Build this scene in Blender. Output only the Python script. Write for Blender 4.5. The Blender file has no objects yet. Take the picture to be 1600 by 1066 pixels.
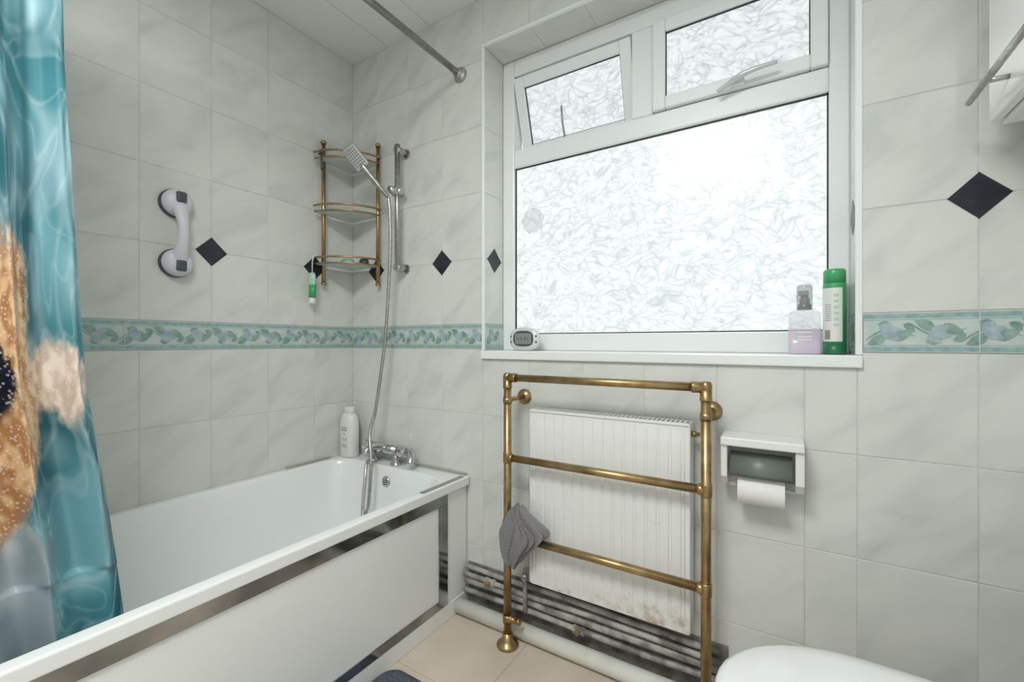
import bpy, math, random, bmesh
from mathutils import Vector, Matrix, noise
random.seed(4)
scene=bpy.context.scene
try:
    scene.view_settings.view_transform='Standard'; scene.view_settings.look='None'
except Exception: pass
COL=bpy.context.collection
H=1.05
# ------------------------------------------------------------------ materials
def mat(name,col,rough=.5,metal=0.,spec=.5,emit=None,es=0,alpha=1,trans=0,coat=0):
    m=bpy.data.materials.new(name);m.use_nodes=True
    b=m.node_tree.nodes['Principled BSDF']
    b.inputs['Base Color'].default_value=(*col,1);b.inputs['Roughness'].default_value=rough
    b.inputs['Metallic'].default_value=metal;b.inputs['Specular IOR Level'].default_value=spec
    b.inputs['Alpha'].default_value=alpha;b.inputs['Transmission Weight'].default_value=trans
    b.inputs['Coat Weight'].default_value=coat
    if emit: b.inputs['Emission Color'].default_value=(*emit,1);b.inputs['Emission Strength'].default_value=es
    return m
def N(m,t,**k):
    n=m.node_tree.nodes.new(t)
    for a,v in k.items(): setattr(n,a,v)
    return n
def L(m,a,b): m.node_tree.links.new(a,b)
def ramp(m,stops):
    r=N(m,'ShaderNodeValToRGB');cr=r.color_ramp
    while len(cr.elements)>1: cr.elements.remove(cr.elements[-1])
    cr.elements[0].position=stops[0][0];cr.elements[0].color=(*stops[0][1],1)
    for p,c in stops[1:]:
        e=cr.elements.new(p);e.color=(*c,1)
    return r
def noisy(name,c1,c2,scale=8,rough=.5,metal=0,bump=0,lo=.35,hi=.65,detail=6,coord='Object',stretch=(1,1,1),distort=0):
    m=mat(name,c1,rough,metal);b=m.node_tree.nodes['Principled BSDF']
    tc=N(m,'ShaderNodeTexCoord');mp=N(m,'ShaderNodeMapping');mp.inputs['Scale'].default_value=stretch
    n=N(m,'ShaderNodeTexNoise');n.inputs['Scale'].default_value=scale;n.inputs['Detail'].default_value=detail;n.inputs['Distortion'].default_value=distort
    L(m,tc.outputs[coord],mp.inputs[0]);L(m,mp.outputs[0],n.inputs['Vector'])
    r=ramp(m,[(lo,c1),(hi,c2)]);L(m,n.outputs[0],r.inputs[0]);L(m,r.outputs[0],b.inputs['Base Color'])
    if bump:
        bp=N(m,'ShaderNodeBump');bp.inputs['Strength'].default_value=bump;bp.inputs['Distance'].default_value=.002
        L(m,n.outputs[0],bp.inputs['Height']);L(m,bp.outputs[0],b.inputs['Normal'])
    return m
def marble():
    m=mat('marble_tile',(.7,.7,.66),.13)
    b=m.node_tree.nodes['Principled BSDF']
    tc=N(m,'ShaderNodeTexCoord')
    mr_=N(m,'ShaderNodeMapping');mr_.inputs['Rotation'].default_value=(0,0,math.radians(-40))
    mp=N(m,'ShaderNodeMapping');mp.inputs['Scale'].default_value=(1.1,2.8,1)
    L(m,tc.outputs['UV'],mr_.inputs[0]);L(m,mr_.outputs[0],mp.inputs[0])
    n=N(m,'ShaderNodeTexNoise');n.inputs['Scale'].default_value=3.8;n.inputs['Detail'].default_value=5;n.inputs['Roughness'].default_value=.5;n.inputs['Distortion'].default_value=.45
    L(m,mp.outputs[0],n.inputs['Vector'])
    r=ramp(m,[(.28,(.60,.62,.595)),(.42,(.67,.69,.655)),(.53,(.715,.73,.69)),(.75,(.745,.755,.715))])
    L(m,n.outputs[0],r.inputs[0]);L(m,r.outputs[0],b.inputs['Base Color'])
    n2=N(m,'ShaderNodeTexNoise');n2.inputs['Scale'].default_value=5;n2.inputs['Detail'].default_value=1
    L(m,tc.outputs['UV'],n2.inputs['Vector'])
    bp=N(m,'ShaderNodeBump');bp.inputs['Strength'].default_value=.3;bp.inputs['Distance'].default_value=.003
    L(m,n2.outputs[0],bp.inputs['Height']);L(m,bp.outputs[0],b.inputs['Normal'])
    return m
M={}
M['tile']=marble()
M['grout']=noisy('grout',(.55,.55,.50),(.66,.66,.61),6,.8)
M['black']=noisy('black_inset',(.010,.012,.018),(.022,.026,.04),30,.28)
M['band']=noisy('band_ceramic',(.60,.67,.64),(.50,.60,.58),25,.25)
M['teal']=noisy('band_teal',(.23,.38,.38),(.37,.51,.51),60,.3)
M['leafg']=noisy('band_leaf',(.18,.31,.27),(.32,.45,.40),50,.3)
M['flow']=noisy('band_flower',(.30,.40,.45),(.45,.54,.58),50,.3)
M['white']=mat('white_enamel',(.88,.90,.89),.12)
M['upvc']=mat('white_upvc',(.86,.89,.88),.3)
M['gasket']=mat('dark_gasket',(.02,.02,.025),.5)
M['panel']=mat('panel_white',(.88,.90,.88),.22)
M['mirror']=noisy('mirror_painted_reflections',(.20,.205,.21),(.48,.49,.49),5,.10,1,detail=3)  # light and dark reflections painted into the metal colour
M['chrome']=mat('chrome',(.60,.61,.62),.12,1)
M['brushed']=noisy('brushed_nickel',(.42,.41,.39),(.56,.55,.53),60,.28,1)
M['brass']=noisy('aged_brass',(.33,.225,.11),(.49,.355,.18),22,.36,1)
M['brass2']=noisy('copper_brass',(.38,.25,.13),(.50,.35,.20),20,.35,1)
M['floor']=noisy('beige_floor_tile',(.62,.53,.43),(.69,.60,.50),7,.35,coord='Object')
M['fgrout']=mat('floor_grout',(.40,.33,.25),.8)
M['ceil']=noisy('ceiling_plank',(.86,.88,.87),(.90,.92,.91),120,.3)
M['plain']=mat('painted_wall',(.70,.71,.69),.6)
M['lilac']=mat('lilac_plastic',(.70,.70,.75),.35)
M['dgrey']=mat('dark_grey_rubber',(.07,.08,.10),.45)
M['pipe']=noisy('grimy_pipe',(.17,.16,.14),(.47,.46,.43),17,.5,.1,bump=.3,detail=9,lo=.38,hi=.60)
M['grime_shade']=noisy('grime_gap_shade',(.13,.12,.105),(.32,.31,.28),22,.8,detail=9,bump=.4)  # grime with the dark of the pipe gaps painted in
M['wpipe']=noisy('white_pipe',(.78,.78,.72),(.60,.59,.52),9,.4,lo=.5,hi=.8)
M['cloth']=noisy('grey_flannel',(.19,.185,.19),(.29,.28,.29),260,.95,bump=.3)
M['paper']=noisy('toilet_paper',(.86,.85,.82),(.90,.89,.87),60,.9,bump=.3)
M['flap']=mat('grey_green_flap',(.15,.18,.15),.38)
M['frost']=mat('frosted_glass_shelf',(.72,.80,.77),.25,alpha=.8)
M['green']=mat('green_plastic',(.06,.40,.15),.3)
M['mint']=mat('mint_plastic',(.45,.72,.55),.3)
M['dkgreen']=mat('dark_green_cap',(.02,.17,.07),.35)
M['wplas']=mat('white_plastic',(.82,.82,.79),.35)
M['ink']=mat('grey_ink',(.35,.36,.36),.5)
M['lav']=mat('lavender_liquid',(.80,.68,.83),.1,alpha=.55)
M['clearl']=mat('clear_bottle_wall',(.80,.80,.86),.08,alpha=.30)
M['clear']=mat('clear_plastic',(.45,.47,.48),.12,alpha=.45)
M['silver']=mat('pale_silver_plastic',(.72,.74,.74),.25,.2)
M['lcd']=mat('lcd_screen',(.24,.28,.25),.2)
M['seg']=mat('lcd_segment',(.12,.14,.13),.3)
M['mat']=noisy('bath_mat_pile',(.05,.06,.08),(.12,.14,.17),200,.95,bump=1)
M['seal']=mat('grey_seal',(.40,.37,.31),.5)
M['strip']=mat('grey_metal_strip',(.38,.38,.36),.3,.6)
M['red']=mat('red_dot',(.6,.05,.03),.4)
M['label']=mat('label_tan',(.68,.50,.36),.5)
M['fill_lamp']=mat('fill_diffuser',(.9,.9,.88),.4,emit=(1,.99,.98),es=2.5)  # glow of the added fill panel
M['ghost']=mat('clear_suction_rubber',(.40,.52,.52),.5,alpha=.16)
def radmat():
    m=mat('radiator_enamel',(.8,.8,.78),.3);b=m.node_tree.nodes['Principled BSDF']
    tc=N(m,'ShaderNodeTexCoord');n=N(m,'ShaderNodeTexNoise');n.inputs['Scale'].default_value=30;n.inputs['Detail'].default_value=10;n.inputs['Roughness'].default_value=.62
    L(m,tc.outputs['Object'],n.inputs['Vector'])
    s=N(m,'ShaderNodeSeparateXYZ');L(m,tc.outputs['Object'],s.inputs[0])
    mr=N(m,'ShaderNodeMapRange');mr.inputs[1].default_value=.225;mr.inputs[2].default_value=.32;mr.inputs[3].default_value=.12;mr.inputs[4].default_value=-.12
    L(m,s.outputs[2],mr.inputs[0])
    mx=N(m,'ShaderNodeMapRange');mx.inputs[1].default_value=-.62;mx.inputs[2].default_value=-.32;mx.inputs[3].default_value=-.12;mx.inputs[4].default_value=.01
    L(m,s.outputs[0],mx.inputs[0])
    a=N(m,'ShaderNodeMath',operation='ADD');L(m,n.outputs[0],a.inputs[0]);L(m,mr.outputs[0],a.inputs[1])
    a2=N(m,'ShaderNodeMath',operation='ADD');L(m,a.outputs[0],a2.inputs[0]);L(m,mx.outputs[0],a2.inputs[1])
    r=ramp(m,[(.52,(.84,.85,.83)),(.60,(.77,.75,.70)),(.67,(.66,.60,.52)),(.78,(.50,.44,.38))])
    L(m,a2.outputs[0],r.inputs[0]);L(m,r.outputs[0],b.inputs['Base Color'])
    return m
M['rad']=radmat()
def glassmat(name,strength,base,dark,amount,lo=.36,hi=.64):
    m=bpy.data.materials.new(name);m.use_nodes=True;nt=m.node_tree;nt.nodes.clear()
    tc=N(m,'ShaderNodeTexCoord')
    n0=N(m,'ShaderNodeTexNoise');n0.inputs['Scale'].default_value=8;n0.inputs['Detail'].default_value=1
    L(m,tc.outputs['Object'],n0.inputs['Vector'])
    mixv=N(m,'ShaderNodeMix',data_type='VECTOR');mixv.inputs[0].default_value=.10
    L(m,tc.outputs['Object'],mixv.inputs[4]);L(m,n0.outputs[1],mixv.inputs[5])
    masks=[]
    for rot,sc,vs,w in ((.35,(1,1,2.4),21,.22),(-.55,(1,1,2.1),30,.20)):
        mr_=N(m,'ShaderNodeMapping');mr_.inputs['Rotation'].default_value=(0,rot,0)
        mp=N(m,'ShaderNodeMapping');mp.inputs['Scale'].default_value=sc
        L(m,mixv.outputs[1],mr_.inputs[0]);L(m,mr_.outputs[0],mp.inputs[0])
        v=N(m,'ShaderNodeTexVoronoi',feature='DISTANCE_TO_EDGE');v.inputs['Scale'].default_value=vs
        L(m,mp.outputs[0],v.inputs['Vector'])
        r=ramp(m,[(0,(1,1,1)),(w*.30,(.5,.5,.5)),(w,(0,0,0))]);L(m,v.outputs[0],r.inputs[0])
        nn=N(m,'ShaderNodeTexNoise');nn.inputs['Scale'].default_value=vs*.9;nn.inputs['Detail'].default_value=1;L(m,mp.outputs[0],nn.inputs['Vector'])
        r2=ramp(m,[(lo,(0,0,0)),(hi,(1,1,1))]);L(m,nn.outputs[0],r2.inputs[0])
        mu=N(m,'ShaderNodeMath',operation='MULTIPLY');L(m,r.outputs[0],mu.inputs[0]);L(m,r2.outputs[0],mu.inputs[1]);masks.append(mu)
    mxm=N(m,'ShaderNodeMath',operation='MAXIMUM');L(m,masks[0].outputs[0],mxm.inputs[0]);L(m,masks[1].outputs[0],mxm.inputs[1])
    am=N(m,'ShaderNodeMath',operation='MULTIPLY');L(m,mxm.outputs[0],am.inputs[0]);am.inputs[1].default_value=amount
    mc=N(m,'ShaderNodeMix',data_type='RGBA');L(m,am.outputs[0],mc.inputs[0]);mc.inputs[6].default_value=(*base,1);mc.inputs[7].default_value=(*dark,1)
    em=N(m,'ShaderNodeEmission');em.inputs[1].default_value=strength;L(m,mc.outputs[2],em.inputs[0])  # panes glow: daylight behind the glass is put into the emission
    gl=N(m,'ShaderNodeBsdfGlossy');gl.inputs['Roughness'].default_value=.25;gl.inputs[0].default_value=(.03,.03,.03,1)
    ads=N(m,'ShaderNodeAddShader');L(m,em.outputs[0],ads.inputs[0]);L(m,gl.outputs[0],ads.inputs[1])
    o=N(m,'ShaderNodeOutputMaterial');L(m,ads.outputs[0],o.inputs[0])
    return m
M['pane']=glassmat('obscure_pane_glow',1.06,(.915,.965,.965),(.56,.63,.63),.85)
M['pane2']=glassmat('obscure_vent_glow',1.0,(.88,.92,.93),(.44,.50,.52),.8)
# ------------------------------------------------------------------ mesh builder
class MB:
    def __init__(s): s.v=[];s.f=[];s.mi=[];s.sm=[];s.mats=[];s.uv={}
    def m(s,k):
        if k not in s.mats: s.mats.append(k)
        return s.mats.index(k)
    def add(s,vs,fs,mt,smooth=False):
        o=len(s.v);s.v+=[tuple(p) for p in vs];i=s.m(mt)
        for f in fs: s.f.append(tuple(o+a for a in f));s.mi.append(i);s.sm.append(smooth)
        return s
    def box(s,lo,hi,mt):
        x0,y0,z0=lo;x1,y1,z1=hi
        return s.add([(x0,y0,z0),(x1,y0,z0),(x1,y1,z0),(x0,y1,z0),(x0,y0,z1),(x1,y0,z1),(x1,y1,z1),(x0,y1,z1)],
            [(0,3,2,1),(4,5,6,7),(0,1,5,4),(1,2,6,5),(2,3,7,6),(3,0,4,7)],mt)
    def tube(s,pts,r,mt,n=14,cap=True,smoothn=0,flat=1.0):
        pts=[Vector(p) for p in pts]
        rs=r if isinstance(r,(list,tuple)) else [r]*len(pts)
        if smoothn:
            np_,nr=[],[]
            P=[pts[0]]+pts+[pts[-1]]
            for i in range(len(pts)-1):
                p0,p1,p2,p3=P[i],P[i+1],P[i+2],P[i+3]
                for k in range(smoothn):
                    t=k/smoothn
                    np_.append(.5*((2*p1)+(p2-p0)*t+(2*p0-5*p1+4*p2-p3)*t*t+(3*p1-p0-3*p2+p3)*t**3));nr.append(rs[i]*(1-t)+rs[i+1]*t)
            np_.append(pts[-1]);nr.append(rs[-1]);pts,rs=np_,nr
        T=[]
        for i in range(len(pts)):
            d=(pts[min(i+1,len(pts)-1)]-pts[max(i-1,0)]);T.append(d.normalized())
        up=Vector((0,0,1)) if abs(T[0].z)<.9 else Vector((0,1,0))
        u=T[0].cross(up).normalized();vs=[]
        for i,p in enumerate(pts):
            u=(u-T[i]*u.dot(T[i])).normalized();w=T[i].cross(u)
            for k in range(n):
                a=2*math.pi*k/n;vs.append(p+(u*math.cos(a)+w*math.sin(a)*flat)*rs[i])
        fs=[]
        for i in range(len(pts)-1):
            for k in range(n):
                k2=(k+1)%n;fs.append((i*n+k,i*n+k2,(i+1)*n+k2,(i+1)*n+k))
        s.add(vs,fs,mt,True)
        if cap:
            o=len(s.v)-len(vs);i=s.m(mt)
            s.f.append(tuple(o+k for k in range(n))[::-1]);s.mi.append(i);s.sm.append(False)
            s.f.append(tuple(o+(len(pts)-1)*n+k for k in range(n)));s.mi.append(i);s.sm.append(False)
        return s
    def lathe(s,prof,org,axis,mt,n=24,sx=1,sy=1,smooth=True):
        org=Vector(org);ax=Vector(axis).normalized()
        up=Vector((1,0,0)) if abs(ax.z)>.9 else Vector((0,0,1))
        u=ax.cross(up).normalized();w=ax.cross(u)
        if abs(ax.z)>.9: u=Vector((1,0,0));w=Vector((0,1,0))*(1 if ax.z>0 else -1)
        vs=[]
        for r,h in prof:
            for k in range(n):
                a=2*math.pi*k/n;vs.append(org+ax*h+u*math.cos(a)*r*sx+w*math.sin(a)*r*sy)
        fs=[(i*n+k,i*n+(k+1)%n,(i+1)*n+(k+1)%n,(i+1)*n+k) for i in range(len(prof)-1) for k in range(n)]
        s.add(vs,fs,mt,smooth);o=len(s.v)-len(vs);i=s.m(mt)
        s.f.append(tuple(o+k for k in range(n))[::-1]);s.mi.append(i);s.sm.append(False)
        e=o+(len(prof)-1)*n;s.f.append(tuple(e+k for k in range(n)));s.mi.append(i);s.sm.append(False)
        return s
    def loft(s,loops,mt,smooth=True,capa=True,capb=True):
        n=len(loops[0]);vs=[p for l in loops for p in l]
        fs=[(i*n+k,i*n+(k+1)%n,(i+1)*n+(k+1)%n,(i+1)*n+k) for i in range(len(loops)-1) for k in range(n)]
        s.add(vs,fs,mt,smooth);o=len(s.v)-len(vs);i=s.m(mt)
        if capa: s.f.append(tuple(o+k for k in range(n))[::-1]);s.mi.append(i);s.sm.append(smooth)
        e=o+(len(loops)-1)*n
        if capb: s.f.append(tuple(e+k for k in range(n)));s.mi.append(i);s.sm.append(smooth)
        return s
    def obj(s,name,parent=None,bevel=0,label=None,cat=None,kind=None,group=None,solid=0,fix=True,seg=2):
        me=bpy.data.meshes.new(name);me.from_pydata(s.v,[],s.f)
        for k in s.mats: me.materials.append(M[k])
        for p,i,sm in zip(me.polygons,s.mi,s.sm): p.material_index=i;p.use_smooth=sm
        if s.uv:
            ul=me.uv_layers.new(name='UVMap')
            for p in me.polygons:
                if p.index in s.uv:
                    for li,c in zip(p.loop_indices,s.uv[p.index]): ul.data[li].uv=c
        me.update()
        if fix and not s.uv:
            bm=bmesh.new();bm.from_mesh(me);bmesh.ops.recalc_face_normals(bm,faces=bm.faces);bm.to_mesh(me);bm.free()
        ob=bpy.data.objects.new(name,me);COL.objects.link(ob)
        if solid:
            md=ob.modifiers.new('s','SOLIDIFY');md.thickness=solid;md.offset=0
        if bevel:
            md=ob.modifiers.new('b','BEVEL');md.width=bevel;md.segments=seg;md.limit_method='ANGLE';md.angle_limit=math.radians(40)
        if parent:
            ob.parent=parent;ob.matrix_parent_inverse=Matrix.Translation(-Vector(parent.location))
        if label: ob['label']=label
        if cat: ob['category']=cat
        if kind: ob['kind']=kind
        if group: ob['group']=group
        return ob
def thing(name,loc,label,cat,group=None):
    e=bpy.data.objects.new(name,None);COL.objects.link(e);e.location=loc;e.empty_display_size=.02
    e['label']=label;e['category']=cat
    if group: e['group']=group
    return e
# ------------------------------------------------------------------ tiles
def tileface(mb,P,U,V,Nn,u0,u1,v0,v1,mt='tile',g=.0010,h=.0013):
    P,U,V,Nn=map(Vector,(P,U,V,Nn))
    if u1-u0<.006 or v1-v0<.006: return
    a=[(u0+g,v0+g),(u1-g,v0+g),(u1-g,v1-g),(u0+g,v1-g)]
    b=[(u0+2.2*g,v0+2.2*g),(u1-2.2*g,v0+2.2*g),(u1-2.2*g,v1-2.2*g),(u0+2.2*g,v1-2.2*g)]
    lo=[P+U*x+V*y for x,y in a];hi=[P+U*x+V*y+Nn*h for x,y in b]
    if U.cross(V).dot(Nn)<0: order=lambda t:t[::-1]
    else: order=lambda t:t
    base=len(mb.f)
    mb.add(lo+hi,[order(t) for t in [(4,5,6,7),(0,1,5,4),(1,2,6,5),(2,3,7,6),(3,0,4,7)]],mt)
    ru,rv=random.random()*40,random.random()*40
    allc=a+b
    for fi in range(base,base+5):
        f=mb.f[fi];o=len(mb.v)-8
        mb.uv[fi]=[(allc[i-o][0]+ru,allc[i-o][1]+rv) for i in f]
def grid(mb,P,U,V,Nn,us,vs,hole=None,mt='tile'):
    for i in range(len(us)-1):
        for j in range(len(vs)-1):
            r=[(us[i],us[i+1],vs[j],vs[j+1])]
            if hole:
                a0,a1,b0,b1=hole;out=[]
                for (x0,x1,y0,y1) in r:
                    if x1<=a0+1e-4 or x0>=a1-1e-4 or y1<=b0+1e-4 or y0>=b1-1e-4: out.append((x0,x1,y0,y1));continue
                    if x0<a0: out.append((x0,a0,y0,y1))
                    if x1>a1: out.append((a1,x1,y0,y1))
                    m0,m1=max(x0,a0),min(x1,a1)
                    if y0<b0: out.append((m0,m1,y0,b0))
                    if y1>b1: out.append((m0,m1,b1,y1))
                r=out
            for q in r: tileface(mb,P,U,V,Nn,*q,mt=mt)
def poly(mb,P,U,V,Nn,pts,h,mt):
    P,U,V,Nn=map(Vector,(P,U,V,Nn));vs=[P+U*x+V*y+Nn*h for x,y in pts]
    idx=tuple(range(len(pts)))
    if U.cross(V).dot(Nn)<0: idx=idx[::-1]
    mb.add(vs,[idx],mt)
def diamond(mb,P,U,V,Nn,cu,cv,r=.053):
    poly(mb,P,U,V,Nn,[(cu-r,cv),(cu,cv-r),(cu+r,cv),(cu,cv+r)],.0021,'black')
ZL=[0,.245,.505,.765,1.025];ZH=[1.122,1.382,1.642,1.902,2.162,2.40]
BAND=(1.025,1.122)
def leafp(cx,cy,ln,w,ang,bend=0):
    pts=[];n=7
    for k in range(n+1):
        t=k/n;pts.append((t*ln,w*math.sin(math.pi*t**.8)+bend*math.sin(math.pi*t)))
    for k in range(n-1,0,-1):
        t=k/n;pts.append((t*ln,-w*math.sin(math.pi*t**.8)+bend*math.sin(math.pi*t)))
    c,s=math.cos(ang),math.sin(ang)
    return [(cx+x*c-y*s,cy+x*s+y*c) for x,y in pts]
def band(mb,P,U,V,Nn,u0,u1,cuts):
    z0,z1=BAND
    poly(mb,P,U,V,Nn,[(u0,z0+.001),(u1,z0+.001),(u1,z1-.001),(u0,z1-.001)],.003,'band')
    for a,b in ((z0+.003,z0+.014),(z1-.014,z1-.003)):
        poly(mb,P,U,V,Nn,[(u0,a),(u1,a),(u1,b),(u0,b)],.0033,'teal')
    for a in (z0+.0165,z1-.0185):
        poly(mb,P,U,V,Nn,[(u0,a),(u1,a),(u1,a+.0018),(u0,a+.0018)],.0033,'teal')
    k=0;x=u0+.045;zc=(z0+z1)/2
    while x<u1-.02:
        s=1 if k%2==0 else -1
        for n_,(dx,dz,ln,w,an,mt) in enumerate([(-.042,-.020*s,.050,.0022,.62*s,'leafg'),(.006,.004*s,.050,.0022,-.30*s,'leafg'),
              (-.002,-.004*s,.044,.0115,-2.55*s,'leafg'),(.014,-.020*s,.044,.0110,.62*s,'leafg'),(-.018,.022*s,.032,.0090,-.35*s,'leafg'),(.030,.021*s,.028,.0080,-.75*s,'leafg'),
              (-.010,-.003*s,.034,.0105,1.0*s,'flow'),(-.010,-.003*s,.036,.0105,-.40*s,'flow'),(-.010,-.003*s,.040,.0100,.30*s,'flow')]):
            pts=leafp(x+dx,zc+dz,ln,w,an,.003*s)
            pts=[(min(max(p[0],u0),u1),min(max(p[1],z0+.0185),z1-.0185)) for p in pts]
            poly(mb,P,U,V,Nn,pts,.0036+.00012*n_,mt)
        x+=.088;k+=1
    for c in cuts:
        if u0<c<u1: poly(mb,P,U,V,Nn,[(c-.001,z0),(c+.001,z0),(c+.001,z1),(c-.001,z1)],.0052,'grout')
XL=-1.789;XR=.55;YB=1.40;YF=-.9;CZ=2.40
WX0,WX1,WZ0,WZ1=-1.008,.153,.985,2.214
Y1=1.54
EX,EY,EZ=(1,0,0),(0,1,0),(0,0,1)
wb=MB()
wb.box((XL-.12,YB,0),(WX0,1.66,CZ),'grout');wb.box((WX1,YB,0),(XR+.12,1.66,CZ),'grout')
wb.box((WX0,YB,0),(WX1,1.66,WZ0),'grout');wb.box((WX0,YB,WZ1),(WX1,1.66,CZ),'grout')
hole=(WX0,WX1,WZ0,WZ1)
P=(0,YB,0);Nb=(0,-1,0)
XLN=[XL,-1.619,-1.419,-1.219,-1.008,-.80,-.59,-.38,-.171,.042,.153,.37,.55]
grid(wb,P,EX,EZ,Nb,XLN,ZL,hole)
grid(wb,P,EX,EZ,Nb,XLN,ZH,hole)
for x in (-1.619,-1.219,.37): diamond(wb,P,EX,EZ,Nb,x,1.382)
Nl=(1,0,0);Nr=(-1,0,0)
for (px,nn) in ((WX0,Nl),(WX1,Nr)):
    grid(wb,(px,0,0),EY,EZ,nn,[YB,Y1],ZH[:5]+[WZ1])
    diamond(wb,(px,0,0),EY,EZ,nn,1.475,1.382,.05)
grid(wb,(0,0,WZ1),EX,EY,(0,0,-1),[WX0,-.80,-.59,-.38,-.171,.042,.153],[YB,Y1])
wb.obj('wall_back',kind='structure')
bb=MB();band(bb,P,EX,EZ,Nb,XL,WX0-.006,[-1.587,-1.387,-1.187]);bb.obj('trim_1',kind='structure',fix=False)
bb=MB();band(bb,P,EX,EZ,Nb,WX1+.012,XR,[.37]);bb.obj('trim_2',kind='structure',fix=False)
bb=MB();band(bb,(WX0,0,0),EY,EZ,Nl,YB+.008,Y1,[]);bb.obj('trim_3',kind='structure',fix=False)
bb=MB();band(bb,(WX1,0,0),EY,EZ,Nr,YB+.008,Y1,[]);bb.obj('trim_4',kind='structure',fix=False)
for i,(lo_,hi_) in enumerate((((WX0-.005,YB-.005,1.018),(WX0+.0045,YB+.008,WZ1-.0045)),((WX1-.0045,YB-.005,1.018),(WX1+.010,YB+.008,WZ1-.0045)),((WX0-.005,YB-.005,WZ1-.0045),(WX1+.010,YB+.008,WZ1+.005)))):
    MB().box(lo_,hi_,'upvc').obj('trim_%d'%(6+i),kind='structure',bevel=.002)
wl=MB();wl.box((XL-.12,YF-.12,0),(XL,YB,CZ),'grout')
ys=[-.9,-.68,-.47,-.26,-.05,.15,.36,.568,.78,.988,1.195,1.40]
P=(XL,0,0)
grid(wl,P,EY,EZ,Nl,ys,ZL);grid(wl,P,EY,EZ,Nl,ys,ZH)
for y in (.36,.78,1.195): diamond(wl,P,EY,EZ,Nl,y,1.382)
wl.obj('wall_left',kind='structure')
bb=MB();band(bb,P,EY,EZ,Nl,YF,YB-.004,[ -.3,-.09,.11,.32,.53,.74,.95,1.16]);bb.obj('trim_5',kind='structure',fix=False)
PE=-.150
MB().box((-1.076,1.393,0),(PE+.01,1.3984,.176),'grime_shade').obj('pipe_shade_board',kind='structure')  # added dark board behind the pipes: grime plus gap shade in its colour
MB().box((XR,YF-.12,0),(XR+.12,YB,CZ),'plain').obj('wall_right',kind='structure')
MB().box((XL-.12,YF-.12,0),(XR+.12,YF,CZ),'plain').obj('wall_front',kind='structure')
fl=MB();fl.box((XL-.12,YF-.12,-.1),(XR+.12,1.66,-.0015),'fgrout')
xs=sorted([-.765+.33*k for k in range(-3,5)]);yy=[1.025+.33*k for k in range(-6,3)]
xs=[XL]+[x for x in xs if XL<x<XR]+[XR];yy=[YF]+[y for y in yy if YF<y<YB]+[YB]
grid(fl,(0,0,-.0015),EX,EY,EZ,xs,yy,mt='floor');fl.obj('floor',kind='structure')
ce=MB();ce.box((XL-.12,YF-.12,CZ+.004),(XR+.12,1.66,CZ+.1),'grout')
x=XL
while x<XR:
    e=min(x+.25,XR);ce.box((x+.001,YF,CZ),(e-.0015,YB,CZ+.004),'ceil');x=e
ce.obj('ceiling',kind='structure')
# ------------------------------------------------------------------ window
win=bpy.data.objects.new('window_1',None);COL.objects.link(win);win.location=(-.43,1.57,1.017);win['kind']='structure'
MB().box((WX0-.004,1.386,WZ0),(WX1+.010,1.60,1.017),'upvc').obj('window_sill',win,bevel=.004)
GX0,GX1=-.953,.104
fr=MB()
fr.box((WX0,Y1,1.017),(GX0,1.61,WZ1),'upvc');fr.box((GX1,Y1,1.017),(WX1,1.61,WZ1),'upvc')
fr.box((GX0,Y1,1.017),(GX1,1.61,1.083),'upvc');fr.box((GX0,Y1,1.768),(GX1,1.61,1.838),'upvc')
fr.box((GX0,Y1,2.145),(GX1,1.61,WZ1),'upvc');fr.box((-.464,Y1,1.838),(-.39,1.61,2.145),'upvc')
fr.box((WX0,1.61,.93),(WX1,1.66,1.017),'upvc')
fr.obj('window_frame',win,bevel=.005)
gk=MB()
for a,b in (((GX0,1.083),(GX1,1.087)),((GX0,1.764),(GX1,1.768))): gk.box((a[0],1.552,a[1]),(b[0],1.558,b[1]),'gasket')
for x in (GX0,GX1-.004): gk.box((x,1.552,1.083),(x+.004,1.558,1.768),'gasket')
gk.obj('gasket',win)
MB().box((GX0,1.56,1.083),(GX1,1.566,1.768),'pane').obj('window_pane',win)
def sash(x0,x1,z0,z1,hinge_open):
    s=MB();w=.042;y0,y1=1.525,1.575
    s.box((x0,y0,z0),(x0+w,y1,z1),'upvc');s.box((x1-w,y0,z0),(x1,y1,z1),'upvc')
    s.box((x0+w,y0,z0),(x1-w,y1,z0+w),'upvc');s.box((x0+w,y0,z1-w),(x1-w,y1,z1),'upvc')
    g=MB()
    for a,b in (((x0+w,z0+w),(x1-w,z0+w+.003)),((x0+w,z1-w-.003),(x1-w,z1-w)),((x0+w,z0+w),(x0+w+.003,z1-w)),((x1-w-.003,z0+w),(x1-w,z1-w))):
        g.box((a[0],1.536,a[1]),(b[0],1.542,b[1]),'gasket')
    p=MB();p.box((x0+w,1.545,z0+w),(x1-w,1.551,z1-w),'pane2')
    R=Matrix.Identity(4)
    if hinge_open:
        hp=Vector((0,1.575,z1));R=Matrix.Translation(hp)@Matrix.Rotation(hinge_open,4,'X')@Matrix.Translation(-hp)
        g.box((x0-.003,1.545,z0),(x0,1.560,z1-.05),'gasket')
    for q in (s,g,p): q.v=[tuple(R@Vector(v)) for v in q.v]
    s.obj('vent_sash',win,bevel=.004);g.obj('gasket',win);p.obj('vent_pane',win)
    return R
R=sash(-.949,-.466,1.840,2.143,math.radians(17))
sash(-.388,.102,1.840,2.143,0)
st=MB();st.tube([R@Vector((-.755,1.53,1.875)),R@Vector((-.745,1.50,1.93)),R@Vector((-.75,1.52,1.99))],.004,'strip',8);st.obj('window_stay',win)
M['hndl']=mat('grey_white_lever',(.62,.64,.64),.3,.3)
hd=MB();hd.box((-.148,1.510,1.843),(-.108,1.5245,1.862),'upvc')
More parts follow.
